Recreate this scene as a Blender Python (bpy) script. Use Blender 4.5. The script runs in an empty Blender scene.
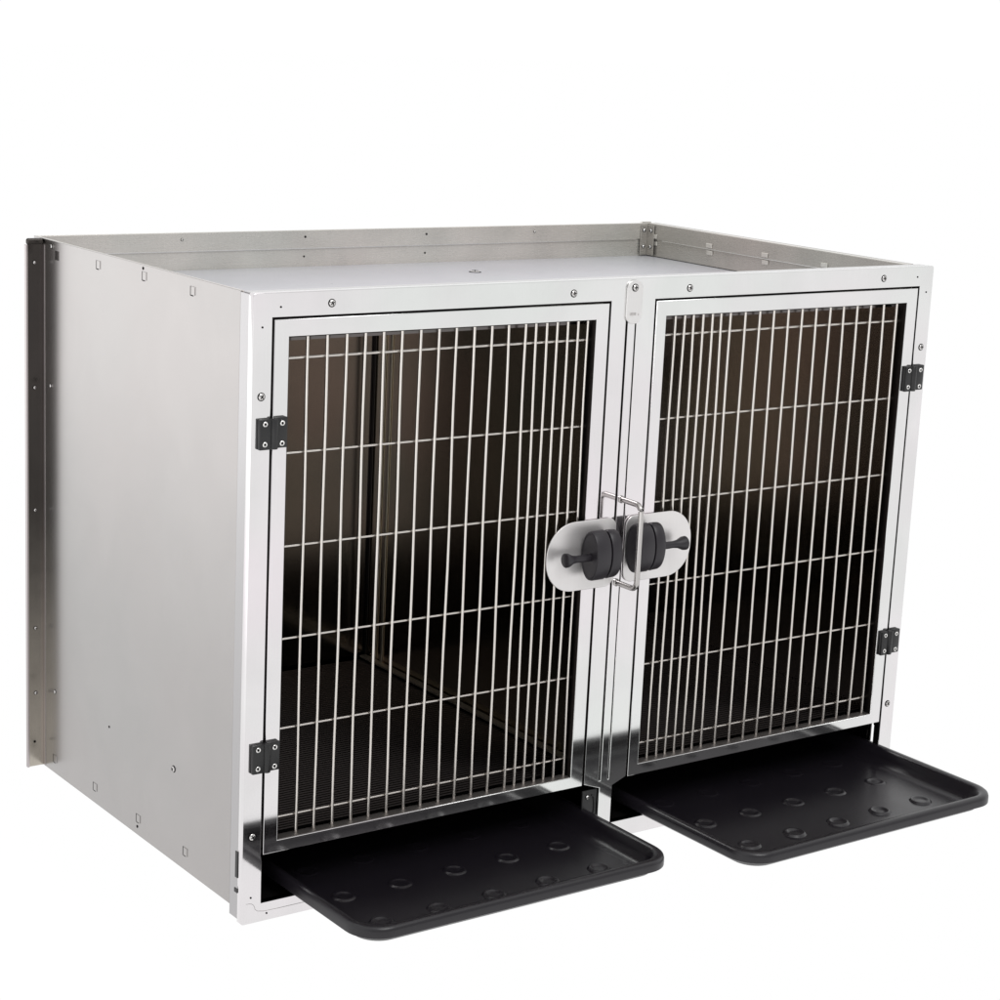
import bpy, bmesh, math, random
from math import sin, cos, pi, radians
from mathutils import Vector, Matrix
random.seed(7)
S = bpy.context.scene
COL = S.collection

# ------------------------------------------------------------------ materials
def newmat(name):
    m = bpy.data.materials.new(name); m.use_nodes = True
    nt = m.node_tree; b = nt.nodes['Principled BSDF']
    return m, nt, b

def N(nt, t, **kw):
    n = nt.nodes.new(t)
    for k, v in kw.items(): setattr(n, k, v)
    return n

def metal(name, c1, c2=None, rough=.1, rvar=.04, streak=(1, 1, 30), nscale=3.0, bump=.0, metallic=1.0, grad=None, smudge=0, detail=3):
    """steel: base colour with a faint mottled tint, slightly uneven roughness, fine brushed lines.
    grad=(axis,from,to,colour): second colour fading in along an object axis, for painted reflections"""
    m, nt, b = newmat(name); L = nt.links
    tc = N(nt, 'ShaderNodeTexCoord')
    n1 = N(nt, 'ShaderNodeTexNoise'); n1.inputs['Scale'].default_value = nscale; n1.inputs['Detail'].default_value = 3
    L.new(tc.outputs['Object'], n1.inputs['Vector'])
    mix = N(nt, 'ShaderNodeMix', data_type='RGBA')
    mix.inputs[6].default_value = (*c1, 1); mix.inputs[7].default_value = (*(c2 or c1), 1)
    r = N(nt, 'ShaderNodeMapRange'); r.inputs[1].default_value = .35; r.inputs[2].default_value = .65
    L.new(n1.outputs['Fac'], r.inputs[0]); L.new(r.outputs[0], mix.inputs[0])
    out = mix.outputs[2]
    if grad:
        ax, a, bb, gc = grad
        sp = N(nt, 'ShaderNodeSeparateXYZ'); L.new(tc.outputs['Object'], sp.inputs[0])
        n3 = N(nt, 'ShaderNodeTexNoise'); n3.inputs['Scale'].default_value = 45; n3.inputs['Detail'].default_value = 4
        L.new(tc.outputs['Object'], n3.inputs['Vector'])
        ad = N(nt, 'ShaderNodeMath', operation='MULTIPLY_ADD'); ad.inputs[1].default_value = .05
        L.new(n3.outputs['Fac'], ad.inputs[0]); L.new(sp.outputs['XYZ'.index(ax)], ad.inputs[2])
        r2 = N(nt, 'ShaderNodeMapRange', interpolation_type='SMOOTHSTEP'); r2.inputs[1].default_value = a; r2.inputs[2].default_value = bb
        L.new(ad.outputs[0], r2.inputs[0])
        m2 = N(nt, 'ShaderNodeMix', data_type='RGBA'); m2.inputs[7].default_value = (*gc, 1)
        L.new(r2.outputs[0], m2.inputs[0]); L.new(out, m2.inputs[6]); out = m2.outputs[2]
    if smudge:
        # handling marks and fine rolled grain: cloudy patches plus very fine vertical lines
        n5 = N(nt, 'ShaderNodeTexNoise'); n5.inputs['Scale'].default_value = 7; n5.inputs['Detail'].default_value = 8; n5.inputs['Distortion'].default_value = .8
        L.new(tc.outputs['Object'], n5.inputs['Vector'])
        mp5 = N(nt, 'ShaderNodeMapping'); mp5.inputs['Scale'].default_value = (60, 60, 1.2)
        n6 = N(nt, 'ShaderNodeTexNoise'); n6.inputs['Scale'].default_value = 9; n6.inputs['Detail'].default_value = 3
        L.new(tc.outputs['Object'], mp5.inputs[0]); L.new(mp5.outputs[0], n6.inputs['Vector'])
        a5 = N(nt, 'ShaderNodeMapRange'); a5.inputs[1].default_value = .3; a5.inputs[2].default_value = .7; a5.inputs[3].default_value = 1 - smudge * .5; a5.inputs[4].default_value = 1.0
        L.new(n5.outputs['Fac'], a5.inputs[0])
        a6 = N(nt, 'ShaderNodeMapRange'); a6.inputs[1].default_value = .3; a6.inputs[2].default_value = .7; a6.inputs[3].default_value = 1 - smudge * .12; a6.inputs[4].default_value = 1.0
        L.new(n6.outputs['Fac'], a6.inputs[0])
        mu = N(nt, 'ShaderNodeMath', operation='MULTIPLY'); L.new(a5.outputs[0], mu.inputs[0]); L.new(a6.outputs[0], mu.inputs[1])
        vm = N(nt, 'ShaderNodeVectorMath', operation='SCALE'); L.new(out, vm.inputs[0]); L.new(mu.outputs[0], vm.inputs[3]); out = vm.outputs[0]
    L.new(out, b.inputs['Base Color'])
    b.inputs['Metallic'].default_value = metallic
    mp = N(nt, 'ShaderNodeMapping'); mp.inputs['Scale'].default_value = streak
    n2 = N(nt, 'ShaderNodeTexNoise'); n2.inputs['Scale'].default_value = 14; n2.inputs['Detail'].default_value = 5
    L.new(tc.outputs['Object'], mp.inputs[0]); L.new(mp.outputs[0], n2.inputs['Vector'])
    rr = N(nt, 'ShaderNodeMapRange'); rr.inputs[3].default_value = rough - rvar; rr.inputs[4].default_value = rough + rvar
    L.new(n2.outputs['Fac'], rr.inputs[0]); L.new(rr.outputs[0], b.inputs['Roughness'])
    if bump:
        bp = N(nt, 'ShaderNodeBump'); bp.inputs['Strength'].default_value = bump; bp.inputs['Distance'].default_value = .002
        n4 = N(nt, 'ShaderNodeTexNoise'); n4.inputs['Scale'].default_value = 5; n4.inputs['Detail'].default_value = 1
        L.new(tc.outputs['Object'], n4.inputs['Vector'])
        L.new(n4.outputs['Fac'], bp.inputs['Height']); L.new(bp.outputs[0], b.inputs['Normal'])
    return m

M = {}
M['mirror'] = metal('polished_steel', (.825, .775, .80), (.775, .79, .775), rough=.08, rvar=.035, bump=.16, smudge=.14)
M['plate'] = metal('satin_plate', (.80, .775, .77), (.75, .74, .73), rough=.38, rvar=.08, bump=.1, metallic=.75, smudge=.15)
M['side'] = metal('brushed_side_steel', (.446, .424, .416), (.430, .420, .412), rough=.25, rvar=.02, streak=(.5, .5, .5), nscale=2.0, bump=.07, smudge=.09)
M['return'] = metal('frame_return_steel', (.46, .45, .455), rough=.12, rvar=.02)
M['lip'] = metal('angle_lip_steel', (.50, .46, .46), rough=.3)
M['roof'] = metal('filmed_roof_steel', (.61, .60, .645), (.585, .595, .625), rough=.30, rvar=.05, bump=.15, metallic=.15, smudge=.10)
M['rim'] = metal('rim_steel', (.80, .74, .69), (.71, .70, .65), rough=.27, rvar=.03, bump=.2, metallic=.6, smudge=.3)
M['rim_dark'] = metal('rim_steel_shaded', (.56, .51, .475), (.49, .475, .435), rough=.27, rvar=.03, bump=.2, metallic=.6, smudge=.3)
M['flange'] = metal('angle_steel_painted_reflection', (.085, .077, .075), (.072, .066, .060), rough=.22, rvar=.05, grad=('Z', .50, .06, (.52, .48, .42)), bump=.2, smudge=.4)  # dark tone and paler foot are painted reflections of room and floor
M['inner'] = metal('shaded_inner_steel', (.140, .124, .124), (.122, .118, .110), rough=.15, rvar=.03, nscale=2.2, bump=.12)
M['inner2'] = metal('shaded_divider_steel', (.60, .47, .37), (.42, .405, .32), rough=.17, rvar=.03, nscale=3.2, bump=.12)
M['ledge'] = metal('ledge_steel', (.62, .57, .48), rough=.45)
M['liner'] = metal('liner_steel', (.30, .28, .27), rough=.5)
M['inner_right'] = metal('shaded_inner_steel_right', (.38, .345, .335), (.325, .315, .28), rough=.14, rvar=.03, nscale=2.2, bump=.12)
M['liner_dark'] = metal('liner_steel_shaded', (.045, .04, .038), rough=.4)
M['wire'] = metal('wire_steel', (.70, .66, .62), rough=.25, rvar=.05)
M['screw'] = metal('screw_steel', (.62, .60, .59), rough=.2, rvar=.03)
M['hscrew'] = metal('zinc_screw', (.85, .84, .82), rough=.3, rvar=.03)
M['grate'] = metal('dark_grate', (.038, .033, .032), rough=.35)

def plastic(name, c, rough, bump=.15, scale=260, spec=.5, rv=.08):
    m, nt, b = newmat(name); L = nt.links
    b.inputs['Base Color'].default_value = (*c, 1); b.inputs['Roughness'].default_value = rough
    b.inputs['Specular IOR Level'].default_value = spec
    tc = N(nt, 'ShaderNodeTexCoord'); n = N(nt, 'ShaderNodeTexNoise'); n.inputs['Scale'].default_value = scale
    L.new(tc.outputs['Object'], n.inputs['Vector'])
    n2 = N(nt, 'ShaderNodeTexNoise'); n2.inputs['Scale'].default_value = 9; n2.inputs['Detail'].default_value = 4
    L.new(tc.outputs['Object'], n2.inputs['Vector'])
    rr = N(nt, 'ShaderNodeMapRange'); rr.inputs[3].default_value = rough - rv; rr.inputs[4].default_value = rough + rv
    L.new(n2.outputs['Fac'], rr.inputs[0]); L.new(rr.outputs[0], b.inputs['Roughness'])
    bp = N(nt, 'ShaderNodeBump'); bp.inputs['Strength'].default_value = bump; bp.inputs['Distance'].default_value = .0004
    L.new(n.outputs['Fac'], bp.inputs['Height']); L.new(bp.outputs[0], b.inputs['Normal'])
    return m
M['tray'] = plastic('black_tray_plastic', (.0095, .0080, .0110), .31, spec=.52, rv=.10)
M['pull'] = metal('pull_wire_steel', (.50, .48, .47), rough=.22)
M['knob'] = plastic('charcoal_knob_plastic', (.015, .0125, .0165), .42)
M['hinge'] = plastic('black_hinge_plastic', (.010, .010, .0105), .4)
M['dark'] = plastic('dark_recess', (.006, .0055, .0055), .8, spec=0)

# ------------------------------------------------------------------ mesh helpers
def link(name, me, mat=None, parent=None, mats=None):
    o = bpy.data.objects.new(name, me); COL.objects.link(o)
    if mats:
        for m in mats: me.materials.append(m)
    elif mat: me.materials.append(mat)
    if parent: o.parent = parent
    return o

def bm_obj(name, bm, mat=None, parent=None, mats=None, smooth=None):
    me = bpy.data.meshes.new(name); bmesh.ops.recalc_face_normals(bm, faces=bm.faces)
    if smooth is not None:
        for f in bm.faces: f.smooth = True
        for e in bm.edges:
            if len(e.link_faces) == 2 and e.calc_face_angle(0) > radians(smooth): e.smooth = False
    bm.to_mesh(me); bm.free()
    return link(name, me, mat, parent, mats)

def box(bm, x0, x1, y0, y1, z0, z1, bev=0, mi=0):
    r = bmesh.ops.create_cube(bm, size=1)
    for v in r['verts']:
        v.co = Vector(((x0 + x1) / 2 + v.co.x * (x1 - x0), (y0 + y1) / 2 + v.co.y * (y1 - y0), (z0 + z1) / 2 + v.co.z * (z1 - z0)))
    fs = set(f for v in r['verts'] for f in v.link_faces)
    for f in fs: f.material_index = mi
    if bev:
        es = list(set(e for v in r['verts'] for e in v.link_edges))
        bmesh.ops.bevel(bm, geom=es, offset=bev, segments=2, affect='EDGES', profile=.5)

def tube(bm, pts, r, seg=8, mi=0):
    """swept round rod along a polyline"""
    pts = [Vector(p) for p in pts]; rings = []
    for i, p in enumerate(pts):
        d = (pts[min(i + 1, len(pts) - 1)] - pts[max(i - 1, 0)]).normalized()
        a = Vector((0, 0, 1)) if abs(d.z) < .9 else Vector((0, 1, 0))
        u = d.cross(a).normalized(); w = u.cross(d)
        rings.append([bm.verts.new(p + u * (r * cos(t * 2 * pi / seg)) + w * (r * sin(t * 2 * pi / seg))) for t in range(seg)])
    for a, b in zip(rings, rings[1:]):
        for k in range(seg):
            f = bm.faces.new((a[k], a[(k + 1) % seg], b[(k + 1) % seg], b[k])); f.material_index = mi
    bm.faces.new(rings[0]); bm.faces.new(rings[-1])

def lathe(bm, prof, mat4, seg=24, mi=0):
    """profile [(r, h)] turned about local +Z, then moved by mat4"""
    rings = []
    for r, h in prof:
        if r < 1e-6: rings.append([bm.verts.new(mat4 @ Vector((0, 0, h)))])
        else: rings.append([bm.verts.new(mat4 @ Vector((r * cos(t * 2 * pi / seg), r * sin(t * 2 * pi / seg), h))) for t in range(seg)])
    for a, b in zip(rings, rings[1:]):
        for k in range(seg):
            k2 = (k + 1) % seg
            if len(a) == 1 and len(b) == 1: continue
            if len(a) == 1: f = bm.faces.new((a[0], b[k2], b[k]))
            elif len(b) == 1: f = bm.faces.new((a[k], a[k2], b[0]))
            else: f = bm.faces.new((a[k], a[k2], b[k2], b[k]))
            f.material_index = mi

def sheet(name, loops, thick, bev, basis, mat, parent):
    """plate cut from sheet metal: first loop is the outline, further loops are openings; local xy -> basis"""
    cu = bpy.data.curves.new(name, 'CURVE'); cu.dimensions = '2D'; cu.fill_mode = 'BOTH'
    cu.extrude = thick / 2 - bev; cu.bevel_depth = bev; cu.bevel_resolution = 1; cu.offset = -bev
    for lp in loops:
        s = cu.splines.new('POLY'); s.points.add(len(lp) - 1); s.use_cyclic_u = True
        for p, q in zip(s.points, lp): p.co = (q[0], q[1], 0, 1)
    t = bpy.data.objects.new('tmp', cu); COL.objects.link(t)
    dg = bpy.context.evaluated_depsgraph_get()
    me = bpy.data.meshes.new_from_object(t.evaluated_get(dg)); bpy.data.objects.remove(t)
    me.name = name
    me.transform(basis); me.materials.clear()
    bm = bmesh.new(); bm.from_mesh(me); bmesh.ops.remove_doubles(bm, verts=bm.verts, dist=1e-6)
    bmesh.ops.recalc_face_normals(bm, faces=bm.faces); bm.to_mesh(me); bm.free()
    return link(name, me, mat, parent)

# local (x, y, z) -> world (x, -z, y): a plate standing in the xz plane, local +z towards the viewer
def front(y): return Matrix.Translation((0, y, 0)) @ Matrix(((1, 0, 0, 0), (0, 0, -1, 0), (0, 1, 0, 0), (0, 0, 0, 1)))
def rect(x0, x1, z0, z1): return [(x0, z0), (x1, z0), (x1, z1), (x0, z1)]
def rrect(x0, x1, z0, z1, rl, rr=None, n=8):
    rr = rl if rr is None else rr; out = []
    for cx, cz, a, r in ((x0 + rl, z0 + rl, pi, rl), (x1 - rr, z0 + rr, 1.5 * pi, rr), (x1 - rr, z1 - rr, 0, rr), (x0 + rl, z1 - rl, .5 * pi, rl)):
        for k in range(n + 1): out.append((cx + r * cos(a + k * pi / 2 / n), cz + r * sin(a + k * pi / 2 / n)))
    return out

def tag(o, label=None, cat=None, group=None, kind=None):
    if label: o['label'] = label
    if cat: o['category'] = cat
    if group: o['group'] = group
    if kind: o['kind'] = kind
    return o

def empty(name, loc=(0, 0, 0)):
    o = bpy.data.objects.new(name, None); COL.objects.link(o); o.location = loc; o.empty_display_size = .05
    return o

# pan-head cross screw; direction = outward normal
def screw(p, nrm, parent, r=.0046, name='screw', mat='screw', spin=None):
    bm = bmesh.new(); q = Vector(nrm).to_track_quat('Z', 'Y').to_matrix().to_4x4()
    T = Matrix.Translation(p) @ q @ Matrix.Rotation(random.uniform(0, 1.5) if spin is None else spin, 4, 'Z')
    lathe(bm, [(r * 1.25, 0), (r * 1.25, .0004), (r * 1.02, .0005)], T, 16, 1)
    lathe(bm, [(r, .0003), (r, .0011), (r * .8, .0019), (r * .45, .0024), (0, .0026)], T, 16, 0)
    for a, b in ((.62, .14), (.14, .62)):
        rr = bmesh.ops.create_cube(bm, size=1)
        for v in rr['verts']: v.co = T @ Vector((v.co.x * 2 * r * a, v.co.y * 2 * r * b, .0019 + v.co.z * .0018))
        for f in set(f for v in rr['verts'] for f in v.link_faces): f.material_index = 1
    return bm_obj(name, bm, parent=parent, mats=[M[mat], M['dark']], smooth=30)

def hole(p, nrm, parent, r=.0018, name='rivet_hole'):
    bm = bmesh.new(); q = Vector(nrm).to_track_quat('Z', 'Y').to_matrix().to_4x4()
    lathe(bm, [(r, 0), (r, .0005), (r * .6, .0006), (0, .0006)], Matrix.Translation(p) @ q, 12)
    return bm_obj(name, bm, M['dark'], parent)

# ------------------------------------------------------------------ the cage
H = .8717; XL, XR = -.0196, 1.2355; D = .695; SX = -.0192
K = tag(empty('animal_cage', (.61, .35, 0)), 'stainless steel two door animal kennel cage with wire bar doors', 'cage')
K.location = (0, 0, 0)

# front frame: one polished sheet with two door-and-tray openings and the narrow joints of the centre post
def opening(x0, x1, slot_x0, slot_x1, z_d=.0975, z_s=.0273, z_t=.8395):
    return [(slot_x0, z_s), (slot_x1, z_s), (slot_x1, .0885), (x1, z_d + .001), (x1, z_t), (x0, z_t), (x0, z_d + .001), (slot_x0, .0885)]
loops = [rrect(XL, XR, 0, H, .004, n=3),
         opening(.0092, .5692, .0112, .600),
         opening(.6510, 1.2064, .6249, 1.2064),
         rect(.5975, .6015, .100, .812), rect(.6150, .6176, .100, .812)]
FF = sheet('front_frame', loops, .012, .0008, front(.006), M['mirror'], K)
bm = bmesh.new()
box(bm, XL + .0002, XL + .0022, .0115, .034, .006, H - .002, .0005)      # folded return of the left stile
box(bm, XR - .0022, XR - .0002, .0115, .034, .006, H - .002, .0005)
box(bm, XL + .003, XR - .003, .0115, .030, H - .0026, H - .0006, .0005)
bm_obj('frame_return', bm, M['return'], FF)
bm = bmesh.new()                                                         # dark strips filling the joints, in place of the shade inside them
box(bm, .5976, .6014, .0010, .0145, .1005, .8115); box(bm, .6151, .6175, .0016, .0145, .1005, .8115)
box(bm, .590, .625, .0150, .016, .03, .83)
bm_obj('joint_shade_strip', bm, M['dark'], FF)
for a, b_ in ((.0092, .5692), (.6510, 1.2064)):                           # dark strip added in the gap around each door, standing in for shade
    bm = bmesh.new()
    box(bm, a + .0001, a + .0034, .0016, .014, .0990, .8394); box(bm, b_ - .0034, b_ - .0001, .0016, .014, .0990, .8394)
    box(bm, a + .0035, b_ - .0035, .0016, .014, .8366, .8394)
    bm_obj('gap_shade_strip', bm, M['dark'], FF)
bm = bmesh.new()                                                         # seam of the bottom corner fold
pts = [(-.012, .0300), (-.008, .0300)] + [(-.008 + .010 * sin(a), .030 - .002 - .010 * (1 - cos(a)) + .002) for a in [k * pi / 12 for k in range(1, 7)]] + [(.006, .0165), (.016, .0145), (.04, .0140), (.56, .0140)]
tube(bm, [(x, -.0001, z) for x, z in pts], .00028, 4)
bm_obj('fold_seam', bm, M['liner'], FF)
bm = bmesh.new()
box(bm, XL - .0006, XL + .001, .0115, .0185, .066, .104, .0004)          # notch in the return, lower left
box(bm, XL - .0006, XL + .001, .0115, .0200, .044, .050, .0002)
bm_obj('notch', bm, M['hinge'], FF)
for x, z in ((.098, .8549), (.4991, .853), (.7161, .8534), (1.1223, .8547), (-.0050, .7362), (-.0049, .1274), (1.2215, .7391), (1.2190, .1283), (.5820, .0985 - .021), (.6087, .858)):
    if x == .5820: continue
    screw((x, (-.0035 if abs(x - .6087) < 1e-4 else 0), z), (0, -1, 0), FF)
for x, z in ((.0213, .8527), (-.0053, .8272), (1.1990, .8546), (1.2220, .8294), (-.0049, .0383), (.0205, .0105)):
    hole((x, 0, z), (0, -1, 0), FF, .0014)

# centre tag at the top of the post
TG = sheet('tag_plate', [rrect(.5950, .6240, .8050, .8690, .0125, n=8)], .003, .0007, front(-.0017), M['plate'], FF)
bm = bmesh.new()
for k in range(5): box(bm, .6015 + k * .0024, .6031 + k * .0024, -.0040, -.0034, .8175, .8215)
box(bm, .6165, .6180, -.0040, -.0034, .8170, .8200)
bm_obj('stamped_mark', bm, M['screw'], FF)

# U-shaped pull on the centre strip
bm = bmesh.new()
hx = .6085
pts = [(hx, .004, .5420), (hx, -.036, .5420)] + [(hx, -.036 - .012 * sin(a), .5300 + .012 * cos(a)) for a in [k * pi / 12 for k in range(1, 7)]]
pts += [(hx, -.048, .426)] + [(hx, -.036 - .012 * cos(a), .426 - .012 * sin(a)) for a in [k * pi / 12 for k in range(1, 7)]] + [(hx, .004, .4140)]
tube(bm, pts, .0043, 12)
for z in (.5420, .4140): lathe(bm, [(.0058, 0), (.0058, .002), (.0046, .0028), (.0036, .003)], Matrix.Translation((hx, 0, z)) @ Vector((0, -1, 0)).to_track_quat('Z', 'Y').to_matrix().to_4x4(), 16)
bm_obj('pull_handle', bm, M['pull'], K, smooth=40)

# side panels
def side_panel(x0, x1, lab=None):
    bm = bmesh.new(); box(bm, x0, x1, .0345, D, .0200, H - .0006, .0006)
    return bm_obj('side_panel', bm, M['side'], K)
LP = side_panel(SX, SX + .0022)
RP = side_panel(1.2215, 1.2237)
def tab(y, z, parent, h=.013, w=.013):
    """pressed lock tab: a small square tongue with its open slit on the rear and lower side"""
    bm = bmesh.new(); x = SX
    box(bm, x - .0009, x + .0005, y - w * .5, y + w * .35, z - h * .4, z + h * .5, .0003, 0)
    box(bm, x - .0004, x + .0005, y + w * .38, y + w * .55, z - h * .5, z + h * .5, 0, 1)
    box(bm, x - .0004, x + .0005, y - w * .1, y + w * .38, z - h * .52, z - h * .43, 0, 1)
    return bm_obj('lock_tab', bm, parent=parent, mats=[M['side'], M['dark']])
for y, z in ((.463, .853), (.313, .855), (.167, .853), (.468, .046), (.318, .046), (.167, .048)): tab(y, z, LP)
hole((SX, .317, .866), (-1, 0, 0), LP, .0022); hole((SX, .321, .033), (-1, 0, 0), LP, .0022)
hole((SX, .419, .159), (-1, 0, 0), LP, .0018)
screw((SX, .206, .161), (-1, 0, 0), LP, .0042)

# folded bottom edge seen under the side panel
bm = bmesh.new()
box(bm, SX + .0024, 1.221, .036, D - .003, .0185, .0205)
bm_obj('bottom_panel', bm, M['rim'], K)

# back panel and raised rims around the recessed top
BK = None
bm = bmesh.new(); box(bm, SX + .0024, 1.2212, D - .0022, D, .021, H - .0008, .0004)
BK = bm_obj('back_panel', bm, M['rim'], K)
bm = bmesh.new(); box(bm, SX + .004, 1.212, D - .0052, D - .0025, .8415, H - .0012, .0004)
bm_obj('rim_fold', bm, M['rim'], BK)
bm = bmesh.new(); box(bm, .02, 1.174, D - .0058, D - .0050, .8402, .8416); bm_obj('seam_edge', bm, M['hscrew'], BK)
for x in (.461, .704):
    hole((x, D - .0053, .860), (0, -1, 0), BK, .0019)
for x in (.2320, .938):
    screw((x, D - .0053, .860), (0, -1, 0), BK, .0020, name='rivet', mat='hscrew')
for x in (.461, .704): hole((x, D - .0023, .827), (0, -1, 0), BK, .0016)
RR = None
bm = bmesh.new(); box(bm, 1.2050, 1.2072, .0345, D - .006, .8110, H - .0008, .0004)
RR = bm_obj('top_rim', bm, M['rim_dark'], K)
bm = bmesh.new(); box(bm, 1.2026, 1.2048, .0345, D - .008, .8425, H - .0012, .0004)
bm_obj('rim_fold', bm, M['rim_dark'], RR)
bm = bmesh.new(); box(bm, 1.2074, 1.2213, .036, D - .003, H - .0030, H - .0010, .0004)
bm_obj('rim_cap', bm, M['rim'], RR)
bm = bmesh.new(); box(bm, 1.2012, 1.2026, .04, D - .05, .8412, .8424); bm_obj('seam_edge', bm, M['hscrew'], RR)
for y in (.671, .515, .367, .218):
    bm = bmesh.new()
    box(bm, 1.2006, 1.2026, y - .009, y + .007, .8440, .8520, .0009)
    box(bm, 1.2030, 1.2050, y - .009, y + .007, .8310, .8390, .0009)
    for f in bm.faces: f.material_index = 0
    bm_obj('rim_clip', bm, M['rim'], RR)
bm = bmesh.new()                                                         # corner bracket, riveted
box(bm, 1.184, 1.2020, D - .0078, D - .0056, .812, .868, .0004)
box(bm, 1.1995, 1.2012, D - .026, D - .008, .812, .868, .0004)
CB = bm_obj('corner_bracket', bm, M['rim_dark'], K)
for z in (.858, .828):
    screw((1.1915, D - .0078, z), (0, -1, 0), CB, .0032, name='rivet', mat='hscrew')
    screw((1.1995, D - .018, z), (-1, 0, 0), CB, .0032, name='rivet', mat='hscrew')
bm = bmesh.new(); box(bm, 1.190, 1.212, D - .002, D + .004, H - .0005, H + .0015, .0004)
bm_obj('corner_cap', bm, M['rim'], K)
# left rim: inner skin of the side panel
bm = bmesh.new(); box(bm, SX + .0040, SX + .0062, .036, D - .006, .811, H - .0010, .0004)
bm_obj('top_rim', bm, M['rim'], K)

# recessed top
bm = bmesh.new(); box(bm, SX + .0064, 1.2048, .0315, D - .0024, .8078, .8100)
TP = bm_obj('top_panel', bm, M['roof'], K)
screw((.715, .554, .8101), (0, 0, 1), TP, .0085)

# wall-fixing angle on the rear left edge
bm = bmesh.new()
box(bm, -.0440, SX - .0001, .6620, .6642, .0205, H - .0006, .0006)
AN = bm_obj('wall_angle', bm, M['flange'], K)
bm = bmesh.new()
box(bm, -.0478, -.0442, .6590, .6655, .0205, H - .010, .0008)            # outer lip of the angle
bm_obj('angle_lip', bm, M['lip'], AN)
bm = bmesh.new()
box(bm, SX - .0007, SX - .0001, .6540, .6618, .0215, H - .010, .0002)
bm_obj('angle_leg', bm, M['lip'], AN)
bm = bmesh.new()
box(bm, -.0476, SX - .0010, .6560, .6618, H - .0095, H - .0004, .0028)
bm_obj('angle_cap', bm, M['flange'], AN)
for z in (.834, .640, .445, .252, .144): screw((-.0325, .6620, z), (0, -1, 0), AN, .0026, name='rivet', mat='screw')
hole((-.0345, .6620, .062), (0, -1, 0), AN, .0020)
for y, z in ((.628, .862), (.632, .647), (.617, .157)): screw((SX, y, z), (-1, 0, 0), LP, .0028, name='rivet', mat='screw')
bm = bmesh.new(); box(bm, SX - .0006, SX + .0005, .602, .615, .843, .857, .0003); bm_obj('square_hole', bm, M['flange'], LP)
tab(.617, .044, LP)

# ------------------------------------------------------------------ inside
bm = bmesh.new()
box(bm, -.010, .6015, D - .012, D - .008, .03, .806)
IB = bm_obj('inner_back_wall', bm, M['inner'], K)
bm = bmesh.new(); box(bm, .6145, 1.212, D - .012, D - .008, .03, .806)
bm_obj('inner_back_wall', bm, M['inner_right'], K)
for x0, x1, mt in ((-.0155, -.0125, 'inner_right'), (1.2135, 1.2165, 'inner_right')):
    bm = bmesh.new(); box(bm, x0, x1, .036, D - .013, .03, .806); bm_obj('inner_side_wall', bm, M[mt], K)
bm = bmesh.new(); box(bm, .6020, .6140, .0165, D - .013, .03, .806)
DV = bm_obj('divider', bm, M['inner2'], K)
bm = bmesh.new(); box(bm, .5990, .6016, .676, .6828, .095, .8015, .0008); bm_obj('corner_post', bm, M['liner_dark'], K)
bm = bmesh.new(); box(bm, .5995, .6016, .625, .632, .095, .8015, .0005); bm_obj('divider_bead', bm, M['ledge'], K)
bm = bmesh.new(); box(bm, .5995, .6016, .645, .650, .095, .8015, .0005); bm_obj('divider_bead', bm, M['ledge'], K)
bm = bmesh.new(); box(bm, -.012, 1.213, .036, D - .013, .8020, .8060); bm_obj('inner_ceiling', bm, M['inner'], K)
bm = bmesh.new(); box(bm, -.012, 1.213, .036, D - .013, .0215, .0240)
box(bm, -.012, 1.213, .0130, .0355, .0030, .0250); bm_obj('tray_shelf', bm, M['dark'], K)  # front box is an added dark lip, stops light showing under the tray
for x0, x1 in ((-.0115, .5985), (.6165, 1.2125)):
    bm = bmesh.new()
    y = .046
    while y < D - .02:
        tube(bm, [(x0, y, .1090), (x1, y, .1090)], .0019, 6); y += .0082
    for k in range(5):
        xx = x0 + (x1 - x0) * (.02 + .24 * k); box(bm, xx - .003, xx + .003, .040, D - .016, .1015, .1068)
    bm_obj('floor_grate', bm, M['grate'], K)
    bm = bmesh.new(); box(bm, x0 + .001, x1 - .001, .038, D - .016, .088, .0925); bm_obj('grate_underlay', bm, M['dark'], K)
for x0, x1 in ((.5850, .5988), (.6172, .6310)):                          # ledge the grate rests on
    bm = bmesh.new(); box(bm, x0, x1, .05, D - .02, .113, .1165, .0005); bm_obj('grate_ledge', bm, M['ledge'], K)

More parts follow.
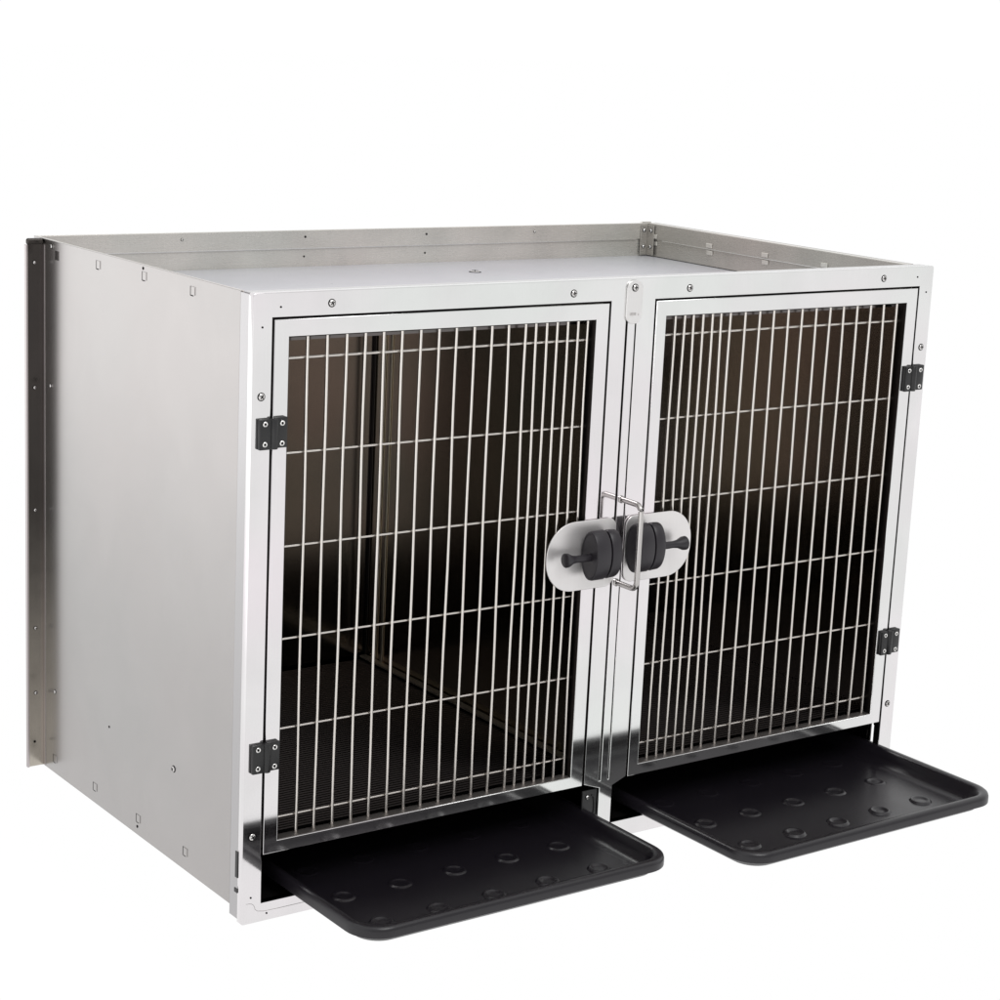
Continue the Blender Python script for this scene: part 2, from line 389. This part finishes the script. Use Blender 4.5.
# ------------------------------------------------------------------ doors
def door(x0, x1, ox0, ox1, bars, side):
    z0, z1, oz0, oz1 = .0978, .8363, .1150, .8134
    d = sheet('door', [rect(x0, x1, z0, z1), rect(ox0, ox1, oz0, oz1)], .016, .0008, front(.008), M['mirror'], K)
    if side > 0: d['label'] = 'right wire door with its hinges on the right'
    else: d['label'] = 'left wire door with its hinges on the left'
    yb = .0160
    t_ = .0009
    for q_ in ((ox0 + .0001, ox0 + t_, .0012, .0175, oz0 + .001, oz1 - .001), (ox1 - t_, ox1 - .0001, .0012, .0175, oz0 + .001, oz1 - .001)):
        bm = bmesh.new(); box(bm, *q_); bm_obj('side_shade_strip', bm, M['liner_dark'], d)  # added dark strip, standing in for the shaded interior beside the bars
    for q_ in ((ox0 + .0011, ox1 - .0011, .0012, .0175, oz1 - t_, oz1 - .0001), (ox0 + .0011, ox1 - .0011, .0012, .0175, oz0 + .0001, oz0 + t_)):
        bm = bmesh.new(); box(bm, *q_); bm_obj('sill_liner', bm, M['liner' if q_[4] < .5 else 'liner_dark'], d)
    for k, x in enumerate(bars):
        bm = bmesh.new(); pts = []; ph = random.uniform(0, 6); a = random.uniform(.0004, .0011)
        for j in range(13):
            z = oz0 + .0011 + (oz1 - oz0 - .0022) * j / 12
            pts.append((x + a * sin(ph + j * .9), .0120, z))
        tube(bm, pts, .0023, 8); bm_obj('vertical_bar', bm, M['wire'], d, smooth=50)
    for z in (.782, .6547, .5268, .3976, .270, .142):
        bm = bmesh.new(); tube(bm, [(ox0 + .0011, yb, z), ((ox0 + ox1) / 2, yb + .0003, z + .0004), (ox1 - .0011, yb, z)], .0019, 8)
        bm_obj('cross_bar', bm, M['wire'], d, smooth=50)
    return d
barsL = [.0700 + .02965 * k for k in range(13)] + [.0700 + .02965 * 12 + .01850 * k for k in range(1, 7)]
barsR = [.7010 + .01840 * k for k in range(7)] + [.7010 + .01840 * 6 + .02990 * k for k in range(1, 13)]
dl = door(.0128, .5656, .0346, .5430, barsL, -1)
dr = door(.6546, 1.2030, .6740, 1.1803, barsR, 1)

for a, b_ in ((1.2050, 1.2063), (.6250, .6262), (.0113, .0125)):            # dark strips added over the bright slot edges, painting their dark reflection
    bm = bmesh.new(); box(bm, a, b_, .0012, .0125, .0276, .0880); bm_obj('slot_dark_strip', bm, M['dark'], FF)
bm = bmesh.new(); box(bm, 1.2035, 1.2062, .0014, .0125, .0890, .1000); bm_obj('slot_dark_strip', bm, M['dark'], FF)
# black tray stop beside the centre post
bm = bmesh.new(); box(bm, .5700, .5988, .0035, .0060, .030, .0870, .0012)
TS = bm_obj('tray_stop', bm, M['hinge'], K)
bm = bmesh.new(); tube(bm, [(.588 + .006 * sin(a), .0030, .058 - .020 * cos(a)) for a in [k * pi / 10 for k in range(11)]], .0012, 8); bm_obj('stop_rib', bm, M['hinge'], TS, smooth=40)
screw((.580, .0035, .0760), (0, -1, 0), TS, .003, mat='hscrew'); screw((.580, .0035, .0500), (0, -1, 0), TS, .003, mat='hscrew')

# hinges
def hinge(cx, cz, flip):
    root = None
    bm = bmesh.new()
    w = .0208
    box(bm, cx - w, cx - .0012, -.0065, -.0002, cz - .0210, cz + .0200, .0014)
    box(bm, cx + .0012, cx + w, -.0065, -.0002, cz - .0195, cz + .0215, .0014)
    T = Matrix.Translation((cx + .0015 * flip, -.0045, cz - .0205))
    lathe(bm, [(0, 0), (.0050, 0), (.0055, .001), (.0055, .040), (.0050, .041), (0, .041)], T, 16)
    root = bm_obj('hinge', bm, M['hinge'], K, smooth=35)
    for sx in (-.0128, .0128):
        for sz in (-.0135, .0135):
            bm = bmesh.new(); q = Vector((0, -1, 0)).to_track_quat('Z', 'Y').to_matrix().to_4x4()
            T = Matrix.Translation((cx + sx, -.0063, cz + sz)) @ q
            lathe(bm, [(.0036, -.001), (.0036, .0006), (.0031, .0010), (.0018, .0006)], T, 18, 0)
            lathe(bm, [(.0018, .0006), (.0017, .0002), (0, .0002)], T, 12, 1)
            bm_obj('screw', bm, parent=root, mats=[M['hscrew'], M['dark']], smooth=40)
    return root
hinge(.0112, .6873, 1); hinge(.0112, .2400, 1)
hinge(1.2062, .6890, -1); hinge(1.2062, .2400, -1)

# latch plates and twin-wheel knobs
PLT = sheet('latch_plate', [rrect(.4725, .6000, .4110, .5165, .050, .016, n=12)], .0024, .0007, front(-.0024), M['plate'], K)
PRT = sheet('latch_plate', [rrect(.6185, .7480, .4130, .5155, .016, .046, n=12)], .0024, .0007, front(-.0024), M['plate'], K)
def knob(x0, x1, y, z, side):
    """two rubber wheels on one axle parallel to the door, with a flared peg on the outer face"""
    R = .0375; mid = (x0 + x1) / 2
    q = Vector((1, 0, 0)).to_track_quat('Z', 'Y').to_matrix().to_4x4()
    bm = bmesh.new(); T = Matrix.Translation((x0, y, z)) @ Matrix.Diagonal((1, .55, 1, 1)) @ q; L = x1 - x0
    w = L * .54
    lathe(bm, [(0, .0012), (R * .86, .0012), (R * .90, 0), (R * .965, .0006), (R, .004), (R, w - .0025), (R * .97, w - .0004), (R * .84, w - .0002),
               (R * .82, w + .0032), (R * .94, w + .0034), (R * .985, w + .0056), (R * .965, L - .004), (R * .93, L - .001), (R * .86, L), (0, L - .001)], T, 48)
    k = bm_obj('latch_knob', bm, M['knob'], K, smooth=35)
    bm = bmesh.new()
    qs = Vector((side, 0, 0)).to_track_quat('Z', 'Y').to_matrix().to_4x4()
    T = Matrix.Translation((x0 + .001 if side < 0 else x1 - .001, y, z - .002)) @ qs
    ln = .045 if side < 0 else .054
    r0 = .0056
    lathe(bm, [(r0, 0), (r0, ln * .40), (r0 * .95, ln * .55), (r0 * 1.15, ln * .72), (r0 * 1.85, ln * .90), (r0 * 1.9, ln), (r0 * 1.6, ln + .0012), (0, ln + .0014)], T, 24)
    bm_obj('knob_peg', bm, M['knob'], k, smooth=35)
    bm = bmesh.new(); box(bm, mid - .008, mid + .008, y + .008, -.0037, z - .012, z + .012, .0015)
    bm_obj('knob_bracket', bm, M['knob'], k)
    return k
knob(.5345, .5825, -.0250, .4685, -1)
knob(.6170, .6650, -.0250, .4710, 1)

# ------------------------------------------------------------------ trays
def rr_loop(x0, x1, y0, y1, r, n=10):
    out = []
    for cx, cy, a in ((x0 + r, y0 + r, pi), (x1 - r, y0 + r, 1.5 * pi), (x1 - r, y1 - r, 0), (x0 + r, y1 - r, .5 * pi)):
        for k in range(n + 1): out.append((cx + r * cos(a + k * pi / 2 / n), cy + r * sin(a + k * pi / 2 / n)))
    return out
def tray(x0, x1, yf, label, yaw=0.0, fy=.068, fx=.070):
    w = x1 - x0; Lg = .56
    t = empty('waste_tray', ((x0 + x1) / 2, yf, 0)); tag(t, label, 'tray', 'black plastic waste trays')
    prof = [(.060, .0255), (.030, .0255), (.017, .030), (.009, .0385), (.0025, .0400), (.0000, .0412), (.0000, .0500), (.0012, .0540), (.0040, .0562), (.0085, .0568),
            (.0125, .0560), (.0155, .0530), (.0190, .0440), (.0250, .0345), (.0310, .0308), (.0400, .0300)]
    bm = bmesh.new(); rings = []
    for ins, z in prof:
        r = max(.048 - ins * .75, .012)
        rings.append([bm.verts.new((x - 0, y, z)) for x, y in rr_loop(-w / 2 + ins, w / 2 - ins, ins, Lg - ins, r)])
    n = len(rings[0])
    for a, b in zip(rings, rings[1:]):
        for k in range(n): bm.faces.new((a[k], a[(k + 1) % n], b[(k + 1) % n], b[k]))
    bm.faces.new(rings[0]); bm.faces.new(rings[-1])
    bm_obj('tray_shell', bm, M['tray'], t, smooth=45)
    # moulded round bosses in the floor, in rows
    for row in range(3):
        for k in range(5):
            h = (1, .55, .3)[row] * random.uniform(.85, 1.1)
            bm = bmesh.new(); T = Matrix.Translation((-w / 2 + fx + k * .0935, fy + row * .100, .0300)) @ Matrix.Rotation(random.uniform(0, 6), 4, 'Z')
            lathe(bm, [(.0190, -.0003), (.0178, .0004 * h), (.0160, .0030 * h), (.0140, .0038 * h), (.0118, .0028 * h), (.0095, .0008 * h), (.0055, .0006 * h), (0, .0010 * h)], T, 28)
            bm_obj('floor_boss', bm, M['tray'], t, smooth=60)
    t.rotation_euler = (0, 0, radians(yaw))
    return t
tray(.0485, .5830, -.2100, 'black plastic waste tray pulled out a little under the left door')
tray(.6720, 1.2165, -.2670, 'black plastic waste tray pulled out further under the right door', .6, .088, .080)

# ------------------------------------------------------------------ the self-glowing white ground
m, nt, b = newmat('glowing_white_sweep'); nt.nodes.remove(b)
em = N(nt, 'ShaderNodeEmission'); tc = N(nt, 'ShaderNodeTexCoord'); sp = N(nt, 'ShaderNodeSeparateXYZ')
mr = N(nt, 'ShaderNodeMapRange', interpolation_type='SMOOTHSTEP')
mr.inputs[1].default_value = -.1; mr.inputs[2].default_value = -2.2; mr.inputs[3].default_value = 1.0; mr.inputs[4].default_value = 1.65  # glow grows to the left, added to light the side panel
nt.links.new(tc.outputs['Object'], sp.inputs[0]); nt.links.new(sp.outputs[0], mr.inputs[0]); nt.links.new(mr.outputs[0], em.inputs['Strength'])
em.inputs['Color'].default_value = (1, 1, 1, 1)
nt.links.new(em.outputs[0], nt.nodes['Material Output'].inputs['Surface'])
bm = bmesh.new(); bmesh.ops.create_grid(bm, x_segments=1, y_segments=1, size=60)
g = bm_obj('ground', bm, m); g.location = (0, 0, -.001); tag(g, 'white seamless floor that glows by itself', 'floor', kind='structure')

wd = bpy.data.worlds.new('World'); S.world = wd; wd.use_nodes = True
nt = wd.node_tree; bg = nt.nodes['Background']
tc = N(nt, 'ShaderNodeTexCoord'); sp = N(nt, 'ShaderNodeSeparateXYZ'); nt.links.new(tc.outputs['Generated'], sp.inputs[0])
# bright white on the backdrop side, dimmer room behind the camera
mr = N(nt, 'ShaderNodeMapRange', interpolation_type='SMOOTHSTEP'); mr.inputs[1].default_value = -.75; mr.inputs[2].default_value = -.2; mr.inputs[3].default_value = .55; mr.inputs[4].default_value = 1.02
nt.links.new(sp.outputs[1], mr.inputs[0]); nt.links.new(mr.outputs[0], bg.inputs['Strength'])
bg.inputs['Color'].default_value = (1, 1, 1, 1)

# soft key light above and in front
def area(name, loc, tgt, size, power, col=(1, 1, 1)):
    l = bpy.data.lights.new(name, 'AREA'); l.size = size; l.energy = power; l.color = col
    o = bpy.data.objects.new(name, l); COL.objects.link(o); o.location = loc
    o.rotation_euler = (Vector(tgt) - Vector(loc)).to_track_quat('-Z', 'Y').to_euler(); return o
area('softbox', (.4, -2.2, 3.0), (.6, 0, .2), 1.6, 45)

# ------------------------------------------------------------------ camera
cd = bpy.data.cameras.new('Camera'); cam = bpy.data.objects.new('Camera', cd); COL.objects.link(cam)
cam.location = (-1.33051, -2.35407, 1.22425)
cam.rotation_euler = (radians(77.17731), radians(-2.63970), radians(-35.49803))
cd.sensor_width = 36; cd.lens = 2098.458 / 1000 * 36; cd.clip_end = 200; cd.clip_start = .05
S.camera = cam
S.view_settings.view_transform = 'Standard'; S.view_settings.look = 'None'; S.view_settings.exposure = 0
S.cycles.max_bounces = 10
